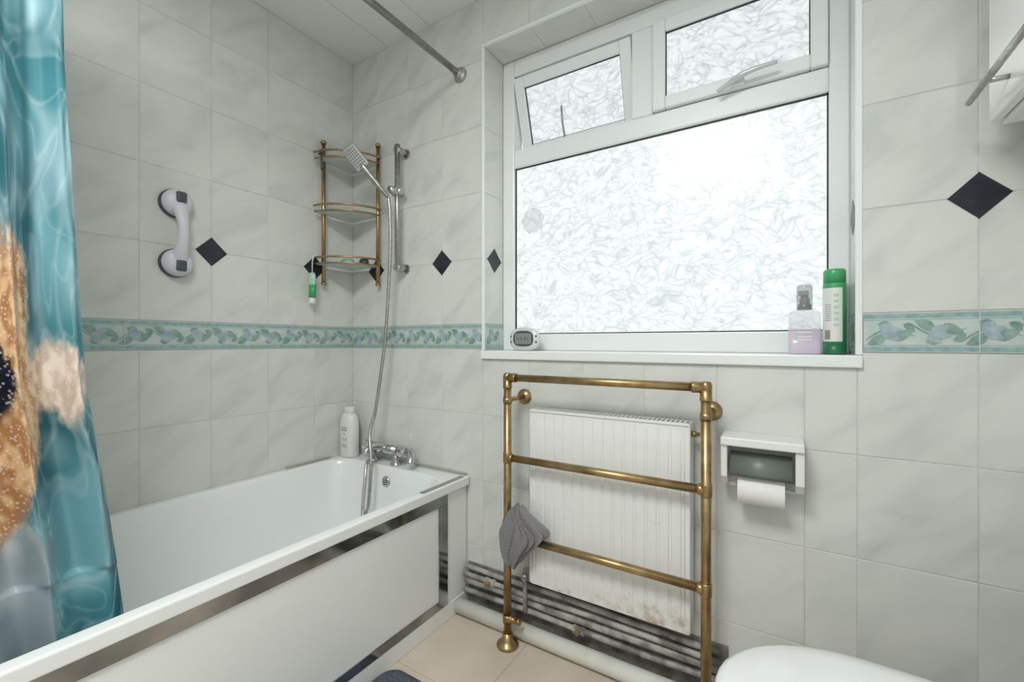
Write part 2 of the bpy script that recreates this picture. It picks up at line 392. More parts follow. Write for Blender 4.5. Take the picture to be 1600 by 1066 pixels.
hd.tube([(-.182,1.505,1.834),(-.150,1.499,1.846),(-.115,1.489,1.857),(-.07,1.484,1.862),(-.020,1.486,1.864)],[.006,.008,.009,.007,.005],'hndl',12,smoothn=4)
hd.obj('window_handle',win,bevel=.002)
rs=MB();pts=[]
for k in range(72):
    a=2*math.pi*k/72;r=.050+.003*math.sin(9*a);pts.append((r*math.cos(a),r*math.sin(a)))
lo=[(-.875+x,1.5595,1.545+z) for x,z in pts];hi=[(-.875+x*.8,1.557,1.545+z*.8) for x,z in pts];h2=[(-.875+x*.3,1.555,1.545+z*.3) for x,z in pts]
rs.loft([lo,hi,h2],'ghost')
rs.obj('suction_rosette',label='translucent scalloped suction disc stuck on the window glass',cat='suction disc')
# ------------------------------------------------------------------ bath
bath=thing('bathtub',(-1.43,.56,0),'white enamel bathtub with mirror-trimmed side panel along tiled wall','bathtub')
def rr(x0,x1,y0,y1,r,z,n=8):
    pts=[]
    for cx,cy,a0 in ((x1-r,y1-r,0),(x0+r,y1-r,90),(x0+r,y0+r,180),(x1-r,y0+r,270)):
        for k in range(n+1):
            a=math.radians(a0+90*k/n);pts.append((cx+r*math.cos(a),cy+r*math.sin(a),z))
    return pts
BX0,BX1,BY0,BY1=-1.786,-1.069,-.28,1.397
tb=MB()
def ins(e,z,r=.012): return rr(BX0+e,BX1-e,BY0+e,BY1-e,r,z)
tb.loft([rr(BX0+.01,BX1-.03,BY0+.01,BY1-.01,.012,.483),ins(.001,.4835),ins(0,.485),ins(0,.487),ins(0,.510),ins(0,.5125),ins(.001,.5155),ins(.003,.517),ins(.005,.5172),
  rr(-1.756,-1.101,-.204,1.319,.11,.5172),rr(-1.754,-1.103,-.202,1.317,.11,.517),rr(-1.751,-1.106,-.199,1.314,.11,.5155),rr(-1.749,-1.108,-.197,1.312,.11,.512),rr(-1.745,-1.113,-.192,1.306,.11,.50),
  rr(-1.725,-1.145,-.12,1.285,.12,.40),rr(-1.70,-1.180,-.05,1.265,.13,.25),rr(-1.675,-1.21,.0,1.24,.14,.16),rr(-1.63,-1.255,.05,1.19,.14,.125),rr(-1.55,-1.33,.15,1.08,.1,.115)],'white',capa=False)
tb.obj('tub',bath)
PXo=-1.086
MB().box((PXo-.018,BY0,.062),(PXo,1.394,.4825),'panel').obj('side_panel',bath,bevel=.002)
MB().box((PXo-.028,BY0,0.0),(PXo+.004,1.394,.060),'panel').obj('plinth',bath,bevel=.002)
ms=MB();ms.box((PXo+.0005,BY0,.440),(PXo+.005,1.274,.4825),'mirror');ms.box((PXo+.0005,1.226,.062),(PXo+.005,1.274,.4395),'mirror');ms.box((PXo+.0005,BY0,.062),(PXo+.005,1.2255,.093),'mirror')
ms.obj('mirror_trim',bath,bevel=.001)
MB().box((-1.099,1.14,.5176),(-1.078,1.37,.5195),'strip').obj('rim_strip',bath,bevel=.0005)
MB().box((-1.35,1.385,.5176),(-1.085,1.3965,.524),'seal').obj('edge_seal',bath,bevel=.001)
MB().box((-1.7845,1.06,.5176),(-1.773,1.27,.524),'seal').obj('edge_seal',bath,bevel=.001)
ov=MB();ov.lathe([(.024,0),(.024,.004),(.019,.008)],(-1.44,1.297,.457),(0,-1,0),'chrome')
for i in range(-1,2):
    for j in range(-1,2):
        ov.lathe([(.003,0),(.003,.0006)],(-1.44+i*.009,1.2885,.457+j*.009),(0,-1,0),'gasket',8)
ov.obj('overflow_grille',bath)
# ------------------------------------------------------------------ tap & shower
TX=-.022
tap=thing('bath_mixer_tap',(-1.50,1.355,.5175),'chrome thermostatic bath mixer tap on the bath rim','tap')
t=MB()
t.tube([(-1.575+TX,1.35,.580),(-1.40+TX,1.35,.580)],.021,'chrome',20)
for x in (-1.56,-1.415):
    t.lathe([(.026,0),(.026,.006),(.013,.012),(.013,.055)],(x+TX,1.35,.5178),EZ,'chrome')
t.tube([(-1.49+TX,1.345,.585),(-1.487+TX,1.30,.60),(-1.483+TX,1.255,.598),(-1.482+TX,1.24,.575)],[.016,.015,.014,.013],'chrome',14,smoothn=5)
t.obj('body',tap)
k=MB();k.lathe([(.020,0),(.024,.004),(.024,.034),(.020,.04)],(-1.578+TX,1.35,.580),(-1,0,0),'chrome',12,smooth=False);k.obj('knob',tap)
k=MB();k.lathe([(.020,0),(.024,.004),(.024,.040),(.020,.046)],(-1.397+TX,1.35,.580),(1,0,0),'chrome',12,smooth=False)
k.lathe([(.004,0),(.004,.001)],(-1.375+TX,1.328,.590),(0,-1,.4),'red',8);k.obj('knob',tap)
k=MB();k.tube([(-1.352+TX,1.35,.580),(-1.325+TX,1.345,.585),(-1.300+TX,1.325,.575),(-1.288+TX,1.305,.545)],[.014,.018,.018,.015],'chrome',14,smoothn=4);k.obj('spout',tap)
RXs=-1.425
sh=thing('shower_riser',(RXs,1.40,1.37),'chrome shower riser rail with square hand shower and hose','shower')
MB().tube([(RXs,1.345,1.36),(RXs,1.345,1.905)],.0115,'brushed',16).obj('rail',sh)
for z in (1.374,1.882):
    b=MB();b.tube([(RXs,1.396,z),(RXs,1.335,z)],.016,'brushed',16);b.lathe([(.021,0),(.021,.006)],(RXs,1.3984,z),(0,-1,0),'brushed');b.obj('wall_bracket',sh)
b=MB();b.tube([(RXs,1.372,1.70),(RXs,1.325,1.70),(RXs-.003,1.30,1.70)],[.016,.019,.014],'chrome',14);b.tube([(RXs-.025,1.345,1.70),(RXs+.03,1.345,1.70)],.015,'chrome',14);b.obj('slider',sh)
hh=MB();A=Vector((RXs-.002,1.292,1.665));B=Vector((-1.495,1.215,1.785))
hh.tube([A,A.lerp(B,.4),A.lerp(B,.85),B],[.012,.0145,.017,.018],'brushed',14,flat=.75)
d=(B-A).normalized();n=Vector((.62,-.72,-.30));n=(n-d*n.dot(d)).normalized();w=d.cross(n).normalized()
c0=B+d*.038
def ob_box(mb,c,ex,ey,ez,hx,hy,hz,mt):
    vs=[c+ex*a*hx+ey*b_*hy+ez*c_*hz for c_ in(-1,1) for a,b_ in((-1,-1),(1,-1),(1,1),(-1,1))]
    mb.add(vs,[(0,3,2,1),(4,5,6,7),(0,1,5,4),(1,2,6,5),(2,3,7,6),(3,0,4,7)],mt)
ob_box(hh,c0,d,w,n,.052,.031,.009,'brushed')
hh.obj('hand_shower',sh,bevel=.005)
hh=MB()
ob_box(hh,c0+n*.0102,d,w,n,.045,.025,.0008,'strip')
for i in range(-3,4):
    for j in range(-2,3): ob_box(hh,c0+n*.0115+d*i*.0115+w*j*.0095,d,w,n,.0022,.0022,.0007,'dgrey')
hh.obj('spray_face',sh)
ho=MB();hp=[(-1.426,1.296,1.66),(-1.422,1.30,1.60),(-1.425,1.305,1.45),(-1.443,1.31,1.25),(-1.464,1.31,1.05),(-1.480,1.30,.90),(-1.496,1.285,.75),(-1.500,1.26,.66),(-1.462,1.235,.55),(-1.452,1.215,.40),(-1.452,1.20,.355),(-1.462,1.195,.335),(-1.477,1.205,.37),(-1.500,1.235,.47),(-1.522,1.262,.53),(-1.528,1.300,.550),(-1.530,1.325,.556)]
ho.tube(hp,.0072,'brushed',10,smoothn=8);ho.obj('shower_hose',sh)
# ------------------------------------------------------------------ curtain rail + curtain
rl=thing('shower_curtain_rail',(-1.12,1.4,2.134),'chrome shower curtain rail fixed to wall with round flange','curtain rail')
MB().tube([(-1.12,YF+.001,2.134),(-1.12,1.385,2.134)],.0125,'brushed',16).obj('rail',rl)
f=MB();f.lathe([(.031,0),(.031,.004),(.024,.012),(.016,.016),(.016,.03)],(-1.12,1.398,2.134),(0,-1,0),'brushed');f.obj('wall_flange',rl)
def edge_y(z):
    T=[(.2,.360),(.5,.348),(.8,.314),(.97,.290),(1.2,.275),(1.55,.252),(1.9,.238),(2.13,.230)]
    for (a,ya),(b,yb) in zip(T,T[1:]):
        if z<=b: return ya+(yb-ya)*max(0,(z-a)/(b-a))
    return T[-1][1]
def sst(a,b,x):
    t=min(1,max(0,(x-a)/(b-a)));return t*t*(3-2*t)
def mixc(a,b,t): return tuple(p*(1-t)+q*t for p,q in zip(a,b))
def nz3(a,b,c): return noise.noise(Vector((a,b,c)))
nu,nv=420,420
cv=[];cf=[];cc=[];cuv=[]
Z0,Z1=.27,2.119
for j in range(nv+1):
    z=Z0+(Z1-Z0)*j/nv
    xc=-1.125-.045*sst(2.13,.7,z)
    ye=edge_y(z);amp=.018+.016*sst(2.1,1.4,z)
    if z<.6: amp*=.55
    for i in range(nu+1):
        s=i/nu
        y=-.27+(ye+.27)*s
        ph=s*7.3*2*math.pi+.6*math.sin(z*2.1)+.5*math.sin(s*9)
        x=xc+amp*(math.sin(ph)+.22*math.sin(2*ph+1))*(.8+.35*math.sin(3*s+z*1.3))+.009*nz3(s*14,z*2.5,1.)+.006*nz3(s*30,z*9,4.)
        y+=.014*math.cos(ph)*(1-.6*s)
        if z<.58: x=min(x,-1.124)
        x=min(x,-1.075)
        cv.append((x,y,z));cuv.append((s*1.1,z))
        q=(y-.165)/(ye-.165)
        nn=nz3(s*20,z*7,0)*.10;nn2=nz3(s*60,z*22,3)*.05;nn3=nz3(s*170,z*70,5)*.05
        zz=z+nn*.5+nn2*.4+nn3*.25;qq=q+nn+nn2+nn3*.8
        teal=(.065,.24,.28);deep=(.018,.10,.13);light=(.20,.42,.48);pale=(.50,.66,.70)
        wx=s*11+1.2*nz3(s*9,z*4,2.);wz=z*6+1.2*nz3(s*9,z*4,8.)
        rid=1-abs(nz3(wx,wz,7.))*3.0;rid2=1-abs(nz3(wx*2.2,wz*2.,17.))*3.2
        c=mixc(deep,teal,sst(-.35,.25,nz3(wx*.6,wz*.5,9.)))
        c=mixc(c,light,.75*sst(-.1,.9,nz3(wx*.7,wz*.8,31.)*1.6+.25))
        c=mixc(c,pale,.26*sst(.6,1.0,rid)+.22*sst(.65,1.,rid2)+.30*sst(.10,.6,nz3(wx*1.5,wz*.8,51.)))
        if q<.45: c=mixc(c,pale,sst(1.74,1.94,zz)*.95)
        else: c=mixc(c,deep,sst(1.62,1.9,zz)*.75)
        c=mixc(c,deep,.6*sst(.10,.0,abs(q-.42)) if z>1.25 else 0)  # fold crease shade painted into the curtain colour
        r1=math.hypot((qq-.0)/.42,(zz-.97)/.30)
        r2=math.hypot((qq-.62)/.36,(zz-.975)/.085)
        m1=max(sst(1.10,.92,r1),.92*sst(1.18,.72,r2))
        fur=.5+1.5*nz3(s*80,z*40,11.)+1.0*nz3(s*30,z*14,13.)
        tan=mixc((.42,.21,.09),(.74,.50,.28),sst(.0,1.,fur))
        tuft=mixc((.66,.52,.42),(.86,.74,.63),sst(.1,.9,fur))
        tan=mixc(tan,tuft,min(1,sst(.28,.60,qq)+.6*sst(1.02,1.22,zz)*sst(.0,.5,nn*5+.1)))
        c=mixc(c,tan,m1);k=m1
        c=mixc(c,(.01,.014,.03),sst(1.15,.85,math.hypot((qq-.02)/.20,(zz-.975)/.07)))
        low=sst(.72,.67,zz)*sst(.46,.38,qq)
        gw=mixc((.26,.32,.35),(.60,.66,.68),sst(-.2,.5,nz3(wx*1.2,wz*1.2,41.)))
        c=mixc(c,gw,low*(1-m1))
        cc.append((*c,k))
for j in range(nv):
    for i in range(nu):
        a=j*(nu+1)+i;cf.append((a,a+1,a+nu+2,a+nu+1))
me=bpy.data.meshes.new('curtain');me.from_pydata(cv,[],cf)
at=me.color_attributes.new('print','FLOAT_COLOR','POINT')
at.data.foreach_set('color',[v for c in cc for v in c])
ul=me.uv_layers.new(name='UVMap')
for p in me.polygons:
    p.use_smooth=True
    for li,vi in zip(p.loop_indices,p.vertices): ul.data[li].uv=cuv[vi]
cm=mat('printed_satin_curtain',(.1,.4,.4),.25);b=cm.node_tree.nodes['Principled BSDF']
va=N(cm,'ShaderNodeVertexColor',layer_name='print')
uvn=N(cm,'ShaderNodeUVMap')
v2=N(cm,'ShaderNodeTexVoronoi',feature='F1');v2.inputs['Scale'].default_value=130;L(cm,uvn.outputs[0],v2.inputs['Vector'])
cr2=ramp(cm,[(.08,(1,1,1)),(.40,(0,0,0))]);L(cm,v2.outputs[0],cr2.inputs[0])
mu3=N(cm,'ShaderNodeMath',operation='MULTIPLY');L(cm,cr2.outputs[0],mu3.inputs[0]);L(cm,va.outputs[1],mu3.inputs[1])
mu4=N(cm,'ShaderNodeMath',operation='MULTIPLY');L(cm,mu3.outputs[0],mu4.inputs[0]);mu4.inputs[1].default_value=.65
mc2=N(cm,'ShaderNodeMix',data_type='RGBA');L(cm,mu4.outputs[0],mc2.inputs[0]);L(cm,va.outputs[0],mc2.inputs[6]);mc2.inputs[7].default_value=(.9,.80,.72,1)
L(cm,mc2.outputs[2],b.inputs['Base Color'])
me.materials.append(cm)
cu=bpy.data.objects.new('shower_curtain',me);COL.objects.link(cu)
cu['label']='teal underwater-print shower curtain gathered inside the bath';cu['category']='shower curtain'
# ------------------------------------------------------------------ corner rack
rk=thing('corner_shelf_rack',(XL+.004,YB-.004,1.32),'three-tier brass corner rack with frosted glass shelves','shelf rack')
PL=(-1.762,1.222);PR=(-1.578,1.372)
for (x,y) in (PL,PR):
    p=MB();p.tube([(x,y,1.318),(x,y,1.945)],.0085,'brass2',14);p.lathe([(.011,0),(.013,.006),(.011,.014)],(x,y,1.940),EZ,'brass2',14);p.lathe([(.011,0),(.012,.006),(.009,.012)],(x,y,1.308),EZ,'brass2',14);p.obj('post',rk)
CX,CY=XL+.012,YB-.012
def arc(r,z,n=16,a0=3,a1=87):
    pts=[]
    for k in range(n+1):
        a=math.radians(a0+(a1-a0)*k/n);pts.append((CX+r*math.sin(a),CY-r*math.cos(a),z))
    return pts
for z in (1.865,1.63,1.40):
    g=MB();outer=arc(.198,z-.006);g.loft([[(CX,CY,z-.006)]+outer,[(CX,CY,z)]+[(a,b_,z) for a,b_,_ in outer]],'frost',smooth=False);g.obj('shelf',rk)
    g=MB();g.tube(arc(.212,z+.024),.0045,'brass2',10);g.tube(arc(.207,z-.002),.0035,'brass2',10);g.obj('guard_rail',rk)
rz=thing('razor',(-1.70,1.19,1.80),'dark disposable razor hanging from the top rack rail','razor')
m=MB();m.tube([(-1.700,1.168,1.868),(-1.694,1.165,1.835),(-1.682,1.160,1.79)],[.004,.006,.006],'dgrey',8);m.obj('handle',rz)
m=MB();m.tube([(-1.718,1.170,1.868),(-1.682,1.158,1.868)],.005,'dgrey',8);m.obj('head',rz)
m=MB();m.tube([(-1.735,1.235,1.639),(-1.715,1.225,1.641),(-1.69,1.21,1.648)],[.006,.006,.005],'wplas',8,smoothn=3);m.obj('white_razor',label='white disposable razor resting on the middle rack shelf',cat='razor')
m=MB();m.lathe([(.03,0),(.034,.004),(.034,.016),(.028,.02)],(-1.66,1.27,1.4005),EZ,'mint',20,sy=.7);m.obj('soap_bar',label='pale green soap bar on the bottom rack shelf',cat='soap')
m=MB();m.lathe([(.02,0),(.024,.004),(.022,.02),(.014,.026)],(-1.61,1.32,1.4005),EZ,'dgrey',16,sy=.8);m.obj('pumice_stone',label='grey pumice stone on the bottom rack shelf',cat='pumice stone')
gt=thing('shower_gel_bottle',(-1.745,1.158,1.22),'small green bottle hanging upside down from the corner rack','bottle')
GX,GY=-1.752,1.160
m=MB();m.lathe([(.018,.02),(.018,.10),(.013,.112),(.005,.115)],(GX,GY,1.24),EZ,'mint',18,sy=.7);m.lathe([(.0185,0),(.0185,.055)],(GX,GY,1.245),EZ,'green',18,sy=.7);m.obj('bottle_body',gt)
m=MB();m.lathe([(.012,0),(.014,.003),(.014,.026)],(GX,GY,1.218),EZ,'wplas',18);m.obj('cap',gt)
m=MB();m.tube([(GX,GY,1.350),(GX,GY,1.40),(GX+.002,GY+.006,1.429),(GX+.002,GY+.02,1.434),(GX+.002,GY+.028,1.424)],.0022,'wplas',6);m.obj('hook',gt)
# ------------------------------------------------------------------ grab handle
gh=thing('suction_grab_handle',(XL,.666,1.42),'pale lilac suction grab handle with dark grey levers','grab handle')
for z,sg in ((1.527,1),(1.322,-1)):
    m=MB();m.lathe([(.049,0),(.049,.010),(.046,.014)],(XL+.0014,.666,z),EX,'dgrey',32);m.obj('suction_cup',gh)
    m=MB();m.lathe([(.046,.0),(.0465,.008),(.041,.022),(.030,.030),(.012,.034)],(XL+.0156,.667,z),EX,'lilac',28);m.obj('cup_housing',gh)
    m=MB();m.box((XL+.042,.653,z-.016+sg*.014),(XL+.056,.683,z+.020+sg*.014),'dgrey');m.obj('lever',gh,bevel=.005)
m=MB();m.tube([(XL+.034,.668,1.515),(XL+.050,.668,1.485),(XL+.062,.668,1.455),(XL+.065,.668,1.425),(XL+.062,.668,1.395),(XL+.050,.668,1.365),(XL+.034,.668,1.335)],[.026,.021,.0165,.015,.0165,.021,.026],'lilac',18,smoothn=5,flat=.8);m.obj('grip',gh)
# ------------------------------------------------------------------ bottle on the bath corner
bo=thing('shampoo_bottle',(-1.742,1.335,.5175),'white shampoo bottle with printed label on the bath corner','bottle')
BXc=-1.733;BYc=1.338
m=MB();m.loft([rr(BXc-.046*w_,BXc+.046*w_,BYc-.030*w_,BYc+.030*w_,.026*w_,z) for w_,z in ((.9,.5178),(1,.525),(1,.645),(.97,.68),(.85,.705),(.58,.72))],'wplas');m.obj('bottle_body',bo)
m=MB();m.loft([rr(BXc-.024,BXc+.024,BYc-.016,BYc+.016,.013,z) for z in (.7205,.748)],'wplas');m.obj('cap',bo,bevel=.002)
m=MB()
for (x,z,w_,h,c) in ((0,.655,.034,.005,'ink'),(0,.644,.038,.006,'ink'),(0,.626,.02,.003,'ink'),(-.008,.602,.010,.010,'label'),(.012,.602,.010,.010,'label'),(0,.575,.034,.003,'ink'),(0,.567,.030,.003,'ink')):
    m.box((BXc+x-w_/2,BYc-.0310,z-h/2),(BXc+x+w_/2,BYc-.0301,z+h/2),c)
m.obj('label_print',bo)
# ------------------------------------------------------------------ towel rail
tr=thing('heated_towel_rail',(-.50,1.28,0),'aged brass floor-standing towel rail around a radiator','towel rail')
PX=(-.818,-.183);TY=1.28
for x in PX:
    MB().tube([(x,TY,.012),(x,TY,.915)],.0135,'brass',18).obj('post',tr)
    m=MB();m.lathe([(.038,0),(.038,.006),(.030,.012),(.018,.022),(.0165,.045)],(x,TY,.001),EZ,'brass',24);m.obj('foot',tr)
    for z in (.85,):
        m=MB();m.tube([(x,TY,z),(x,1.385,z)],.008,'brass',12);m.lathe([(.028,0),(.028,.005),(.018,.010),(.012,.016)],(x,1.3984,z),(0,-1,0),'brass',24)
        m.lathe([(.0160,-.010),(.0160,.010)],(x,TY,z),EZ,'brass',18);m.obj('wall_bracket',tr)
for z in (.928,.651,.383):
    MB().tube([(PX[0]+.004,TY,z),(PX[1]-.004,TY,z)],.0125,'brass',18).obj('bar',tr)
for x,sg in ((PX[0],1),(PX[1],-1)):
    m=MB()
    m.lathe([(.0158,0),(.0165,.002),(.0165,.006),(.0155,.008),(.0155,.034)],(x,TY,.892),EZ,'brass',18)
    m.lathe([(.0158,0),(.0165,.006),(.0155,.008),(.0155,.034)],(x+sg*.036,TY,.928),(-sg,0,0),'brass',18)
    m.lathe([(.010,-.0160),(.0135,-.013),(.0158,-.006),(.0158,.006),(.0135,.013),(.010,.0160)],(x,TY,.928),EZ,'brass',18)
    m.obj('corner_elbow',tr)
    for z in (.651,.383):
        m=MB();m.lathe([(.0150,-.018),(.0158,-.016),(.0158,.016),(.0150,.018)],(x,TY,z),EZ,'brass',18)
        m.lathe([(.0150,0),(.0150,.020),(.0135,.022)],(x,TY,z),(sg,0,0),'brass',18);m.obj('tee_joint',tr)
m=MB();m.lathe([(.011,0),(.014,.002),(.014,.014),(.010,.016),(.010,.036),(.012,.038),(.012,.048)],(-.815,TY,.095),(1,0,0),'brass',16);m.lathe([(.017,-.014),(.017,.014)],(-.818,TY,.095),EZ,'brass',16);m.obj('valve',tr)
# ------------------------------------------------------------------ radiator
ra=thing('panel_radiator',(-.494,1.36,.21),'white ribbed panel radiator with chipped bottom, behind brass rail','radiator')
RX0,RX1,RZ0,RZ1=-.757,-.231,.212,.818
m=MB();nx,nz_=300,26;vs=[];nr=15
for j in range(nz_+1):
    tz=j/nz_;z=RZ0+(RZ1-.008-RZ0)*tz
    env=sst(.035,.07,tz)*sst(.965,.93,tz)
    for i in range(nx+1):
        tx=i/nx;x=RX0+.004+(RX1-RX0-.008)*tx
        pp=(tx*(nr)+.5)%1.0
        hgt=sst(.04,.16,min(pp,1-pp))
        edge=1 if .02<tx<.98 else 0
        vs.append((x,1.330-.0055*env*hgt*edge,z))
fs=[(j*(nx+1)+i,j*(nx+1)+i+1,(j+1)*(nx+1)+i+1,(j+1)*(nx+1)+i) for j in range(nz_) for i in range(nx)]
m.add(vs,fs,'rad',True)
m.box((RX0+.004,1.3305,RZ0),(RX1-.004,1.345,RZ1-.008),'rad')
m.obj('front_panel',ra,fix=False)
MB().box((RX0+.01,1.368,RZ0+.01),(RX1-.01,1.380,RZ1-.012),'rad').obj('back_panel',ra,bevel=.003)
for x in (RX0,RX1-.004):
    MB().box((x,1.326,RZ0+.004),(x+.004,1.384,RZ1-.001),'rad').obj('side_grille',ra,bevel=.0015)
m=MB();m.box((RX0+.004,1.326,RZ1-.008),(RX1-.004,1.331,RZ1),'rad');m.box((RX0+.004,1.379,RZ1-.008),(RX1-.004,1.384,RZ1),'rad')
m.box((RX0+.004,1.334,RZ1-.014),(RX1-.004,1.378,RZ1-.011),'gasket')
x=RX0+.006
while x<RX1-.012:
    m.box((x,1.331,RZ1-.006),(x+.006,1.379,RZ1),'rad');x+=.0135
m.obj('top_grille',ra)
m=MB();m.lathe([(.009,0),(.009,.012),(.006,.013),(.006,.022)],(RX1+.0001,1.352,.785),EX,'brass',12);m.obj('bleed_valve',ra)
for x in (-.700,-.29):
    MB().box((x,1.3805,.30),(x+.03,1.3975,.76),'pipe').obj('wall_bracket',ra)
m=MB();m.tube([(-.745,1.356,.24),(-.785,1.352,.24),(-.790,1.352,.225),(-.790,1.352,.09)],.008,'pipe',10,smoothn=4);m.lathe([(.012,0),(.014,.003),(.014,.02),(.012,.023)],(-.790,1.352,.20),EZ,'brushed',8,smooth=False);m.obj('tail_pipe',ra)
# ------------------------------------------------------------------ heating pipes
def pipe(y,z,r,label,x0=-1.076,dz=0):
    m=MB();pts=[(x0+(PE-.01-x0)*k/10,y+.0012*math.sin(k*1.7+z*40),z+dz*k/10+.0025*math.sin(k*.9+z*60)) for k in range(11)]
    pts+=[(PE,y,z-.004),(PE+.003,y,z-.015),(PE+.003,y,.003)] if z<.1 else []
    m.tube(pts,r,'pipe',14);return m.obj('heating_pipe',label=label,cat='pipe',group='heating pipes along the skirting')
pipe(1.382,.164,.0095,'upper grubby grey heating pipe along the wall',dz=-.004)
pipe(1.366,.140,.0085,'grubby painted heating pipe along the wall',dz=.004)
pipe(1.378,.112,.0135,'thicker grubby grey heating pipe along the wall')
pipe(1.372,.078,.0095,'lower tarnished heating pipe along the wall',dz=.005)
m=MB();m.tube([(-1.080,1.335,.029),(-.14,1.335,.029),(.25,1.335,.029)],.027,'wpipe',20)
m.obj('waste_pipe',label='thick white plastic waste pipe along the floor',cat='pipe')
for x,y,z in ((-.59,1.372,.080),(-.95,1.366,.140)):
    v=thing('pipe_valve',(x,y,z),'tarnished brass valve on the heating pipes','valve','valves on the heating pipes')
    a=MB();a.lathe([(.012,-.022),(.0145,-.020),(.0145,-.010),(.0125,-.008),(.0125,.008),(.0145,.010),(.0145,.020),(.012,.022)],(x,y,z),EX,'pipe',8,smooth=False);a.obj('valve_body',v)
    a=MB();a.lathe([(.006,0),(.006,.006),(.009,.007),(.009,.012),(.007,.013)],(x,y-.0125,z),(0,-1,.2),'brass',12);a.obj('valve_cap',v)
# ------------------------------------------------------------------ cloth
m=MB();rows=[(.492,-.768,.010,.018),(.482,-.772,.020,.022),(.462,-.772,.032,.026),(.44,-.762,.056,.028),(.42,-.755,.076,.027),(.40,-.756,.074,.027),(.375,-.766,.060,.026),(.35,-.778,.048,.024),(.32,-.787,.036,.021),(.298,-.792,.024,.016),(.286,-.794,.013,.009)]
loops=[]
for j,(z,cx,hx,hy) in enumerate(rows):
    lp=[]
    for k in range(96):
        a=2*math.pi*k/96
        f=1+.20*math.sin(5*a+j*.25)+.20*math.sin(13*a-j*.3)+.16*nz3(math.cos(a)*2,math.sin(a)*2,j*.5)
        lp.append((cx+hx*f*math.cos(a),1.272+hy*f*math.sin(a),z+.014*math.sin(3*a+1)))
    loops.append(lp)
m.loft(loops,'cloth')
co=m.obj('flannel_cloth',label='grey flannel cloth draped over the towel rail joint',cat='cloth')
sb=co.modifiers.new('s','SUBSURF');sb.levels=1;sb.render_levels=1
# ------------------------------------------------------------------ toilet roll holder
tp=thing('toilet_roll_holder',(-.055,1.398,.70),'white wall-mounted toilet roll holder with dark flap','toilet roll holder')
MB().box((-.150,1.295,.774),(.040,1.398,.797),'wplas').obj('top_shelf',tp,bevel=.004)
for x0,x1 in ((-.150,-.134),(.020,.040)):
    m=MB();m.loft([[(x,1.398,.665),(x,1.325,.665),(x,1.305,.690),(x,1.303,.7735),(x,1.398,.7735)] for x in (x0,x1)],'wplas',smooth=False);m.obj('side_arm',tp,bevel=.003)
m=MB();lo=[];hi=[]
for k in range(9):
    lo.append((-.128,1.360-.055*math.cos(math.radians(70-k*9)),.698+.058*math.sin(math.radians(70-k*9))))
    p=lo[-1];hi.append((.014,p[1],p[2]))
m.add(lo+hi,[(k,k+1,k+10,k+9) for k in range(8)],'flap',True);m.obj('flap',tp,solid=.003)
MB().tube([(-.134,1.352,.660),(.020,1.352,.660)],.006,'wplas',10).obj('spindle',tp)
ro=thing('toilet_roll',(-.055,1.352,.660),'white toilet paper roll hanging in the holder','toilet roll')
m=MB();n_=40
def ring(x,r): return [(x,1.352+r*math.cos(2*math.pi*k/n_),.656+r*math.sin(2*math.pi*k/n_)) for k in range(n_)]
m.loft([ring(-.110,.018),ring(-.110,.044),ring(-.002,.044),ring(-.002,.018),ring(-.110,.018)],'paper',smooth=False,capa=False,capb=False);m.obj('paper_roll',ro)
# ------------------------------------------------------------------ sill objects
ck=thing('digital_clock',(-.85,1.46,1.017),'small oval pale silver digital clock on the window sill','clock')
def oval(cx,cz,hx,hz,y,n=40,e=2.6):
    o=[]
    for k in range(n):
        a=2*math.pi*k/n;c_,s_=math.cos(a),math.sin(a)
        o.append((cx+hx*math.copysign(abs(c_)**(2/e),c_),y,cz+hz*math.copysign(abs(s_)**(2/e),s_)))
    return o
m=MB();m.loft([oval(-.853,1.062,.058,.041,1.475),oval(-.853,1.062,.063,.0445,1.468),oval(-.853,1.062,.063,.0445,1.452),oval(-.853,1.062,.055,.038,1.446)],'silver');m.obj('clock_body',ck)
m=MB();m.loft([oval(-.853,1.064,.044,.030,1.4458,e=3),oval(-.853,1.064,.044,.030,1.4445,e=3)],'dgrey',smooth=False);m.obj('bezel',ck)
m=MB();m.loft([oval(-.853,1.064,.036,.021,1.4443,e=9),oval(-.853,1.064,.036,.021,1.4438,e=9)],'lcd',smooth=False)
for x in (-.874,-.861,-.845,-.832): m.box((x-.002,1.4430,1.058),(x+.002,1.4436,1.070),'seg')
m.obj('screen',ck)
for x,z in ((-.908,1.073),(-.908,1.051),(-.798,1.073),(-.798,1.051)):
    m=MB();m.lathe([(.0035,0),(.0035,.003)],(x,1.449,z),(0,-1,0),'dgrey',12);m.obj('button',ck)
sp=thing('spray_bottle',(.043,1.44,1.017),'clear spray bottle with pale lavender liquid and grey pump','spray bottle')
m=MB();m.loft([rr(.043-w_,.043+w_,1.44-.02,1.44+.02,.012,z) for w_,z in ((.034,1.0175),(.037,1.022),(.037,1.088))],'lav')
m.loft([rr(.043-w_,.043+w_,1.44-.02,1.44+.02,.012,z) for w_,z in ((.037,1.0885),(.037,1.125),(.034,1.133),(.02,1.138))],'clearl');m.obj('bottle_body',sp)
m=MB();m.lathe([(.016,0),(.016,.014),(.012,.016),(.012,.030),(.009,.032),(.009,.040)],(.043,1.44,1.1385),EZ,'strip',18);m.box((.028,1.427,1.178),(.052,1.453,1.190),'strip');m.obj('pump',sp)
m=MB();m.lathe([(.0185,0),(.0185,.062),(.015,.068)],(.043,1.44,1.1385),EZ,'clear',18);m.obj('cap',sp)
m=MB()
for z in (1.085,1.075,1.063,1.055): m.box((.026,1.4190,z),(.060,1.4196,z+.0035),'wplas')
m.obj('label_print',sp)
ae=thing('air_freshener_can',(.112,1.475,1.017),'green and white aerosol air freshener can','aerosol can')
